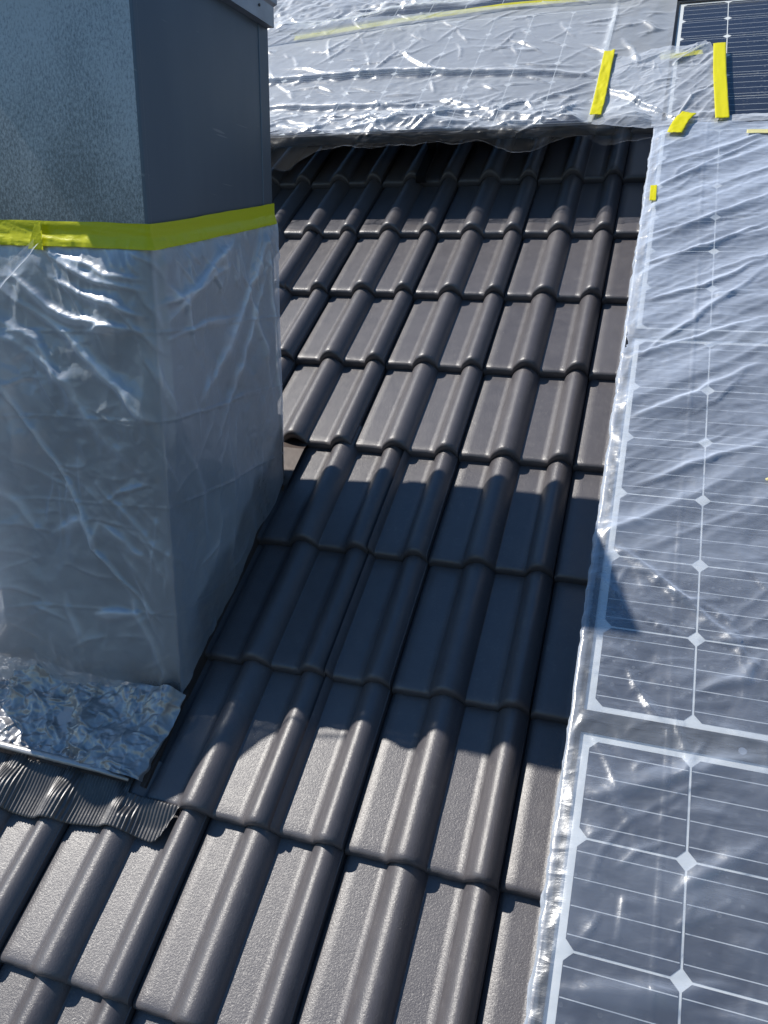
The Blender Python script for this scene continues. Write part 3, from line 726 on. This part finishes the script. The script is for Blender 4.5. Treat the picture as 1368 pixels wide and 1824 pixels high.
# ------------------------------------------------------------------ film over the right column of panels
def film_right():
    sdrop = .085
    su = np.concatenate([np.arange(-sdrop, 0, .0035), np.arange(0, .50, .0042), np.arange(.50, 1.30, .016)])
    v = np.arange(-.42, 2.600, .0052)
    Sg, Vv = np.meshgrid(su, v, indexing='ij')
    ztop = .2155 - .006*np.clip(Vv, 0, 3) + .0025
    on = Sg > 0
    U = np.where(on, UL - .003 + Sg, UL - .003)
    q = Vv - .70*(U - .13) + .10*fbm(U*3.1, Vv*2.3, 2, 2)
    upper = sst(.78, 1.0, Vv)
    f1 = ridged(q*9.5, U*1.3 + 4, 3, 2)**1.4 * .0135 + ridged(q*21, U*2.1, 7, 2)**1.3 * .0050
    q2 = Vv + .45*(U - .13) + .16*fbm(U*3, Vv*3, 5, 2)
    f2 = ridged(q2*6, U*2.4, 9, 2)**1.5 * .010 + .010*facet(U*9, Vv*8, 4, 4, .2, .5)
    low = sst(.55, .30, Vv)
    f3 = .014*facet(U*7, Vv*6, 6, 4, .6, .5) + ridged((Vv+.5*U)*7, U*3, 12, 3)*.008
    h = f1*upper + f2*(1-upper)*(1-low) + f3*low
    FO = [([(.12, 1.483), (.28, 1.56), (.444, 1.664)], .016, .012), ([(.157, 1.486), (.30, 1.66), (.446, 1.84)], .012, .010),
          ([(.15, 1.282), (.29, 1.37), (.442, 1.505)], .020, .014), ([(.178, 1.092), (.30, 1.17), (.439, 1.246)], .014, .012),
          ([(.146, 1.985), (.30, 2.06), (.45, 2.183)], .016, .016), ([(.15, 1.86), (.30, 1.93), (.46, 2.06)], .014, .014),
          ([(.158, 2.236), (.30, 2.36), (.453, 2.501)], .012, .012), ([(.15, 1.70), (.30, 1.76), (.46, 1.90)], .012, .012),
          ([(.135, .960), (.265, .87), (.305, .83), (.433, .717)], .010, .014),
          ([(.165, .449), (.28, .501), (.432, .57)], .022, .014), ([(.231, .247), (.237, .316), (.268, .308)], .008, .005),
          ([(.30, .332), (.43, .44)], .014, .012), ([(.16, .18), (.27, .20), (.40, .24)], .02, .014), ([(.30, .65), (.40, .70), (.43, .75)], .012, .012)]
    for i, (pt, w, am) in enumerate(FO): h = h + fold(U, Vv, pt, w, am, .3*(-1)**i, i)
    h = h + .0022*np.exp(-((U - .283 - .002*np.sin(Vv*5))/.0018)**2)           # crease from the roll
    h = h*.8 + creases(U, Vv, 170, (.12, 1.0, -.2, 2.6), 21, (.04, .22), .0055, .006, .62, 1.2) + creases(U, Vv, 110, (.12, .7, -.2, .95), 22, (.03, .16), .009, .006, .5, 3.1) + .0022*facet(U*36, Vv*36, 14, 3, .5, .6) + .003
    h = h * sst(0, .03, Sg) * (.8 + .2*upper)
    # the drop over the frame edge, gathered
    TK = np.clip(h*sst(0, .03, Sg)/.022, 0, 1)*.26 - .02 + .10*sst(.45, .75, fbm(U*6, Vv*6, 15, 3)*1.1) + .16*(Sg < .012)
    ed = np.exp(-np.abs(Sg)/.03)
    gath = .5 + facet(Vv*34 + 6*fbm(Vv*4, Sg*20, 5), Sg*16 + Vv*3, 10, 3, .1, .6)
    Z = ztop + h + .003*gath*np.exp(-np.abs(Sg)/.02)*(Sg >= 0)
    depth = np.clip(-Sg, 0, None) * (.7 + .06*(vn(Vv*7, Sg*0, 9)-.5))
    Z = np.where(on, Z, ztop - depth)
    U = U - ed*.005*gath - np.where(on, 0, .001 + .004*sst(0, .05, -Sg)*vn(Vv*22, Sg*0+2, 6) + .008*facet(Vv*22, Sg*22, 3)*sst(0, .02, -Sg))
    top = Vv > 2.585
    P = np.stack([U, Vv + .010*(vn(U*16, Vv*0, 3)-.3)*(Vv > 2.58), Z], -1)
    return tag(grid('plastic_sheet', P, M_FPAN, roof=True, thick=TK), 'thin clear plastic sheet stretched with diagonal wrinkles over the right column of solar panels', 'plastic sheet')
film_right()

# ------------------------------------------------------------------ film over the upper row of panels
def film_top():
    L = 1.03
    s = np.concatenate([np.arange(-L, -.12, .0062), np.arange(-.12, .15, .0030)])    # s<0 on the panels, s>0 hanging
    u = np.arange(-2.3, .150, .0058)
    Ug, Sg = np.meshgrid(u, s, indexing='ij')
    VB = 2.628; ZT = .2045
    sag = .034*np.exp(-((Ug+.31)/.09)**2) + .055*(fbm(Ug*6, Ug*0, 4, 4)-.30) + .018*np.exp(-((Ug+.02)/.06)**2) + .012*np.exp(-((Ug+1.25)/.2)**2)
    # section: flat, then a soft bulge over the frame, then tucked back under
    ang = np.clip(Sg, 0, None) / .045
    R_ = np.maximum(.012 + sag*.62 + .022*np.exp(-((Ug+1.22)/.14)**2), .006)
    vv = np.where(Sg < 0, VB - Sg*-1*-1 if False else VB - Sg, VB - .35*sag*sst(0, .03, Sg) - R_*np.sin(np.minimum(ang, 2.9)))
    zz = np.where(Sg < 0, ZT, ZT - R_*(1 - np.cos(np.minimum(ang, 2.9))) - .0)
    h = np.zeros(Ug.shape)
    V_ = np.where(Sg < 0, VB - Sg, VB - Sg)
    FO = [([(-2.0, 3.04), (-1.392, 3.066), (-.865, 3.075), (-.294, 2.995), (-.06, 2.95)], .036, .034, -.45),
          ([(-1.6, 2.86), (-1.208, 2.835), (-.79, 2.791), (-.62, 2.80)], .030, .026, -.4),
          ([(-.904, 3.296), (-.80, 3.17), (-.641, 3.05)], .014, .022, 0), ([(-.904, 3.31), (-.93, 3.20), (-.96, 3.12)], .012, .018, 0),
          ([(-1.4, 3.20), (-1.28, 3.18), (-1.16, 3.12), (-.98, 3.11)], .010, .018, .2), ([(-1.30, 2.98), (-1.15, 3.0), (-1.06, 2.954)], .010, .016, 0),
          ([(-1.10, 2.62), (-.80, 2.67), (-.566, 2.727), (-.40, 2.75)], .018, .030, .2), ([(-.62, 2.84), (-.55, 2.80), (-.48, 2.74)], .016, .028, .1),
          ([(-.42, 2.66), (-.36, 2.76), (-.30, 2.78), (-.26, 2.70)], .014, .032, 0), ([(-.30, 2.78), (-.20, 2.84), (-.09, 2.92)], .014, .020, .2),
          ([(-.50, 3.33), (-.38, 3.26), (-.30, 3.17)], .010, .016, 0), ([(-.70, 3.02), (-.66, 2.90)], .012, .014, 0),
          ([(-.50, 2.95), (-.42, 2.88)], .01, .014, 0), ([(-.40, 3.10), (-.28, 3.06), (-.18, 3.05)], .012, .014, 0),
          ([(-.07, 3.66), (-.075, 3.30), (-.08, 2.98)], .016, .014, .2), ([(-.1, 2.88), (.0, 2.80), (.14, 2.70)], .014, .020, .2),
          ([(-1.9, 2.72), (-1.5, 2.75), (-1.30, 2.68)], .016, .03, .2), ([(-.03, 3.25), (.03, 3.10), (.05, 2.96)], .016, .022, .2), ([(.02, 3.4), (.08, 3.3), (.14, 3.3)], .016, .022, .2)]
    for i, (pt, w, am, sk) in enumerate(FO): h = h + fold(Ug, V_, pt, w*.8, am*(.8 if i < 2 else .55), sk, i)
    patchy = sst(.38, .66, vn(Ug*4, V_*5, 6))
    cr = .012*facet(Ug*6, V_*7, 5, 4, .4, .5)*(.35+.65*patchy) + .004*facet(Ug*28, V_*24, 8, 3, .8, .6)*patchy + .006
    edge = sst(-.20, -.02, Sg)
    cs = creases(Ug, V_, 260, (-1.9, .15, 2.62, 3.66), 41, (.04, .22), .009, .0075, 0., 2.6) + creases(Ug, V_, 160, (-1.9, .15, 2.55, 2.82), 43, (.04, .20), .014, .008, .3, 1.8)
    wv = .35*Ug + .9*fbm(Ug*2.2, V_*3, 6, 3)*.3
    cr = cr*(.55 + .5*edge) + edge*(.030*facet(Ug*3.2 + V_*2, V_*9 + wv*6, 3, 4, .2, .45) + .012*ridged((V_ + wv)*14, Ug*3, 12, 2) + .004*facet(Ug*24, V_*26, 12, 2, 1.1, .6)) + cs
    cr = cr * np.where(Sg > .01, .7, 1)
    h = h*sst(.06, -.02, Sg) + cr
    pull = np.exp(-((Ug+.07)/.05)**2) * sst(-.40, .0, Sg) * .9
    h = h * (1 - pull)
    h = h * (1 - .9*sst(.06, .13, Ug))
    nv_ = np.where(Sg < 0, 0, -np.sin(np.minimum(ang, 2.9))); nz_ = np.where(Sg < 0, 1, np.cos(np.minimum(ang, 2.9)))
    vv = vv + nv_*h; zz = zz + nz_*h + .003
    zz = np.where(Sg < 0, zz, np.minimum(zz, .30))
    # raised a little across the gap to the right-hand panels
    zz = zz + .0035*sst(-.08, .0, Ug)
    TK = np.clip((h - cr)/.02, 0, 1)*.25 + np.clip(cs/.01, 0, 1)*.2 + .16*edge - .62*sst(.0, .03, Sg) - .45*np.exp(-((Ug+.08)/.10)**2)*sst(-.10, -.02, Sg - .06*vn(Ug*20, Sg*20, 2)) - .4*np.exp(-((Ug+1.2)/.13)**2)*sst(-.08, .0, Sg)
    return tag(grid('plastic_sheet', np.stack([Ug, vv, zz], -1), M_FTOP, roof=True, thick=TK), 'cloudy white plastic sheet with long folds over the upper solar panel, hem sagging above tiles', 'plastic sheet')
film_top()

def film_far():
    u = np.arange(-1.75, .75, .0075); v = np.concatenate([np.arange(0, .16, .004), np.arange(.16, 1.2, .010)])
    Ug, Tg = np.meshgrid(u, v, indexing='ij')
    low = np.interp(Ug, [-1.75, -1.512, -.992, -.523, -.074, .134, .75], [3.40, 3.455, 3.545, 3.615, 3.60, 3.612, 3.60]) + .006*np.sin(Ug*30)*fbm(Ug*3, Ug*0, 3)
    Vv = low + Tg
    R_ = np.interp(Ug, [-1.75, -1.2, -.5, .1, .75], [.045, .040, .028, .016, .010])
    up_ = np.where(Tg < R_, np.sqrt(np.clip(1 - (1 - Tg/R_)**2, 0, 1)), np.exp(-((Tg - R_)/.07)**2*.9))
    rollh = R_ * (.1 + .9*up_) * (1.0 + .25*(vn(Ug*6, Ug*0, 5)-.5))
    h = .2115 + rollh + (.020*facet(Ug*7, Vv*8, 3, 4, .5, .5) + .008*facet(Ug*24, Vv*24, 9, 2))*sst(0, .05, Tg) + .010
    h = h + creases(Ug, Vv, 160, (-1.7, .7, 3.45, 4.4), 51, (.05, .25), .012, .008, 0, 2.4)
    h = h + fold(Ug, Vv, [(-1.2, 3.75), (-.95, 3.70), (-.80, 3.66)], .02, .02, .2) + fold(Ug, Vv, [(-.9, 3.85), (-.4, 3.80), (.1, 3.74)], .02, .025, .3)
    return tag(grid('plastic_sheet', np.stack([Ug, Vv, h], -1), M_FTOP, roof=True), 'second whitish plastic sheet with a thick folded edge along the top of the picture', 'plastic sheet')
film_far()

def film_patch():
    a = np.linspace(0, 1, 110); b = np.linspace(0, 1, 150)
    A, B = np.meshgrid(a, b, indexing='ij')
    left = np.interp(B, [0, .15, 1], [-.070, -.060, -.033]); rgt = np.interp(B, [0, 1], [.306, .292])
    U = left*(1-A) + rgt*A
    lo = np.interp(A, [0, .45, .65, 1], [2.630, 2.585, 2.595, 2.600]); hi = np.interp(A, [0, .35, .62, .9, 1], [3.085, 3.135, 3.145, 3.175, 3.11])
    hi = hi + .012*(vn(A*14, A*0, 4)-.5)
    Vv = lo*(1-B) + hi*B
    h = .2115 + .006*ridged((Vv - 1.6*U)*9 + fbm(U*4, Vv*4, 2), U*4, 5, 2) + .008*ridged((Vv-1.9*U)*15, U*6, 8, 2)*sst(.2, .28, U)
    h = h + fold(U, Vv, [(-.06, 2.86), (.02, 2.80), (.10, 2.70), (.21, 2.60)], .010, .018, .2) + fold(U, Vv, [(-.03, 3.0), (.05, 3.03), (.13, 3.10)], .010, .012)
    h = h + fold(U, Vv, [(.19, 2.62), (.23, 2.75), (.29, 2.84)], .010, .012, .2) + fold(U, Vv, [(.16, 3.0), (.22, 3.08), (.28, 3.16)], .016, .02, .2)
    h = h + creases(U, Vv, 60, (-.07, .3, 2.6, 3.15), 61, (.04, .16), .006, .005, .9, 2.0)
    h = h + .006*facet(U*18, Vv*18, 6) - .006*sst(.08, 0, B)
    return tag(grid('plastic_patch', np.stack([U, Vv, h], -1), M_FPATCH, roof=True), 'small piece of plastic film taped across the junction left of the bare solar panel', 'plastic sheet')
film_patch()
def film_overlap():
    # upper end of the clear sheet lying on the bare panel's lower frame, right of the tape
    a = np.linspace(.118, 1.2, 260); b = np.linspace(0, 1, 22); U, B = np.meshgrid(a, b, indexing='ij')
    hi = 2.640 + .014*(vn(U*14, U*0, 4)-.5) + .006*(vn(U*50, U*0, 5)-.5) + .020*sst(.34, .42, U)
    Vv = 2.590*(1-B) + hi*B
    h = .2085 + .010*ridged(U*7, Vv*16, 4, 2) + .006*facet(U*20, Vv*26, 2) - .006*B
    return tag(grid('plastic_hem', np.stack([U, Vv, h], -1), M_FPATCH, roof=True), 'crinkled upper hem of the clear sheet along the lower edge of the bare solar panel', 'plastic sheet')
film_overlap()

# ------------------------------------------------------------------ pieces of tape
def tape(pts, w, label, mat=M_TAPE, wav=.0025, seed=1, z=0, name='tape_strip', n=60, widths=None):
    P = ribbon(name, pts, widths or [w, w], (0, 0, 1), mat, wav, seed, n, 0, 10)
    o = grid(name, P, mat, roof=True); m = o.modifiers.new('thickness', 'SOLIDIFY'); m.thickness = .0004
    return tag(o, label, 'tape')
tape([(-.062, 3.13, .222), (-.060, 2.90, .224), (-.058, 2.75, .226), (-.060, 2.655, .224)], .038, 'yellow tape strip left of the patch, slanting down to the sagging hem', seed=2, wav=.004)
tape([(.306, 3.13, .2225), (.311, 2.90, .2225), (.325, 2.600, .2225)], .041, 'long straight yellow tape strip on the edge of the bare solar panel', seed=5, wav=.0015)
tape([(.228, 2.640, .2255), (.205, 2.585, .226), (.190, 2.520, .223)], .046, 'short creased yellow tape piece at the junction of the plastic sheets', seed=7, wav=.004, n=24)
tape([(.150, 2.235, .2165), (.152, 2.155, .2165)], .018, 'small square of yellow tape on the left edge of the clear sheet', seed=3, wav=.001, n=14)
tape([(.115, 3.085, .2045), (.20, 3.10, .2045), (.255, 3.11, .2045)], .036, 'yellow tape showing dimly beneath the top edge of the film patch', seed=4, n=20)
tape([(.395, 2.525, .216), (.48, 2.520, .216)], .022, 'short faded cream tape piece near the top of the clear sheet', M_TAPE3, .001, 6, n=20)
tape([(.432, 1.140, .224), (.475, 1.150, .226)], .028, 'torn pale yellow tape scrap at the right edge of the clear sheet', M_TAPE3, .001, 8, n=20, widths=[.004, .034])
tape([(-1.45, 3.52, .2035), (-.99, 3.615, .2035), (-.52, 3.680, .2035), (0, 3.670, .2035), (.45, 3.670, .2035)], .050, 'long yellow tape line showing through the folded edge of the second sheet', seed=9, n=120, wav=.0008)
tape([(.10, 3.63, .270), (.16, 3.64, .272)], .04, 'small yellow tape tab sticking up at the top above the bare panel', seed=10, n=16)
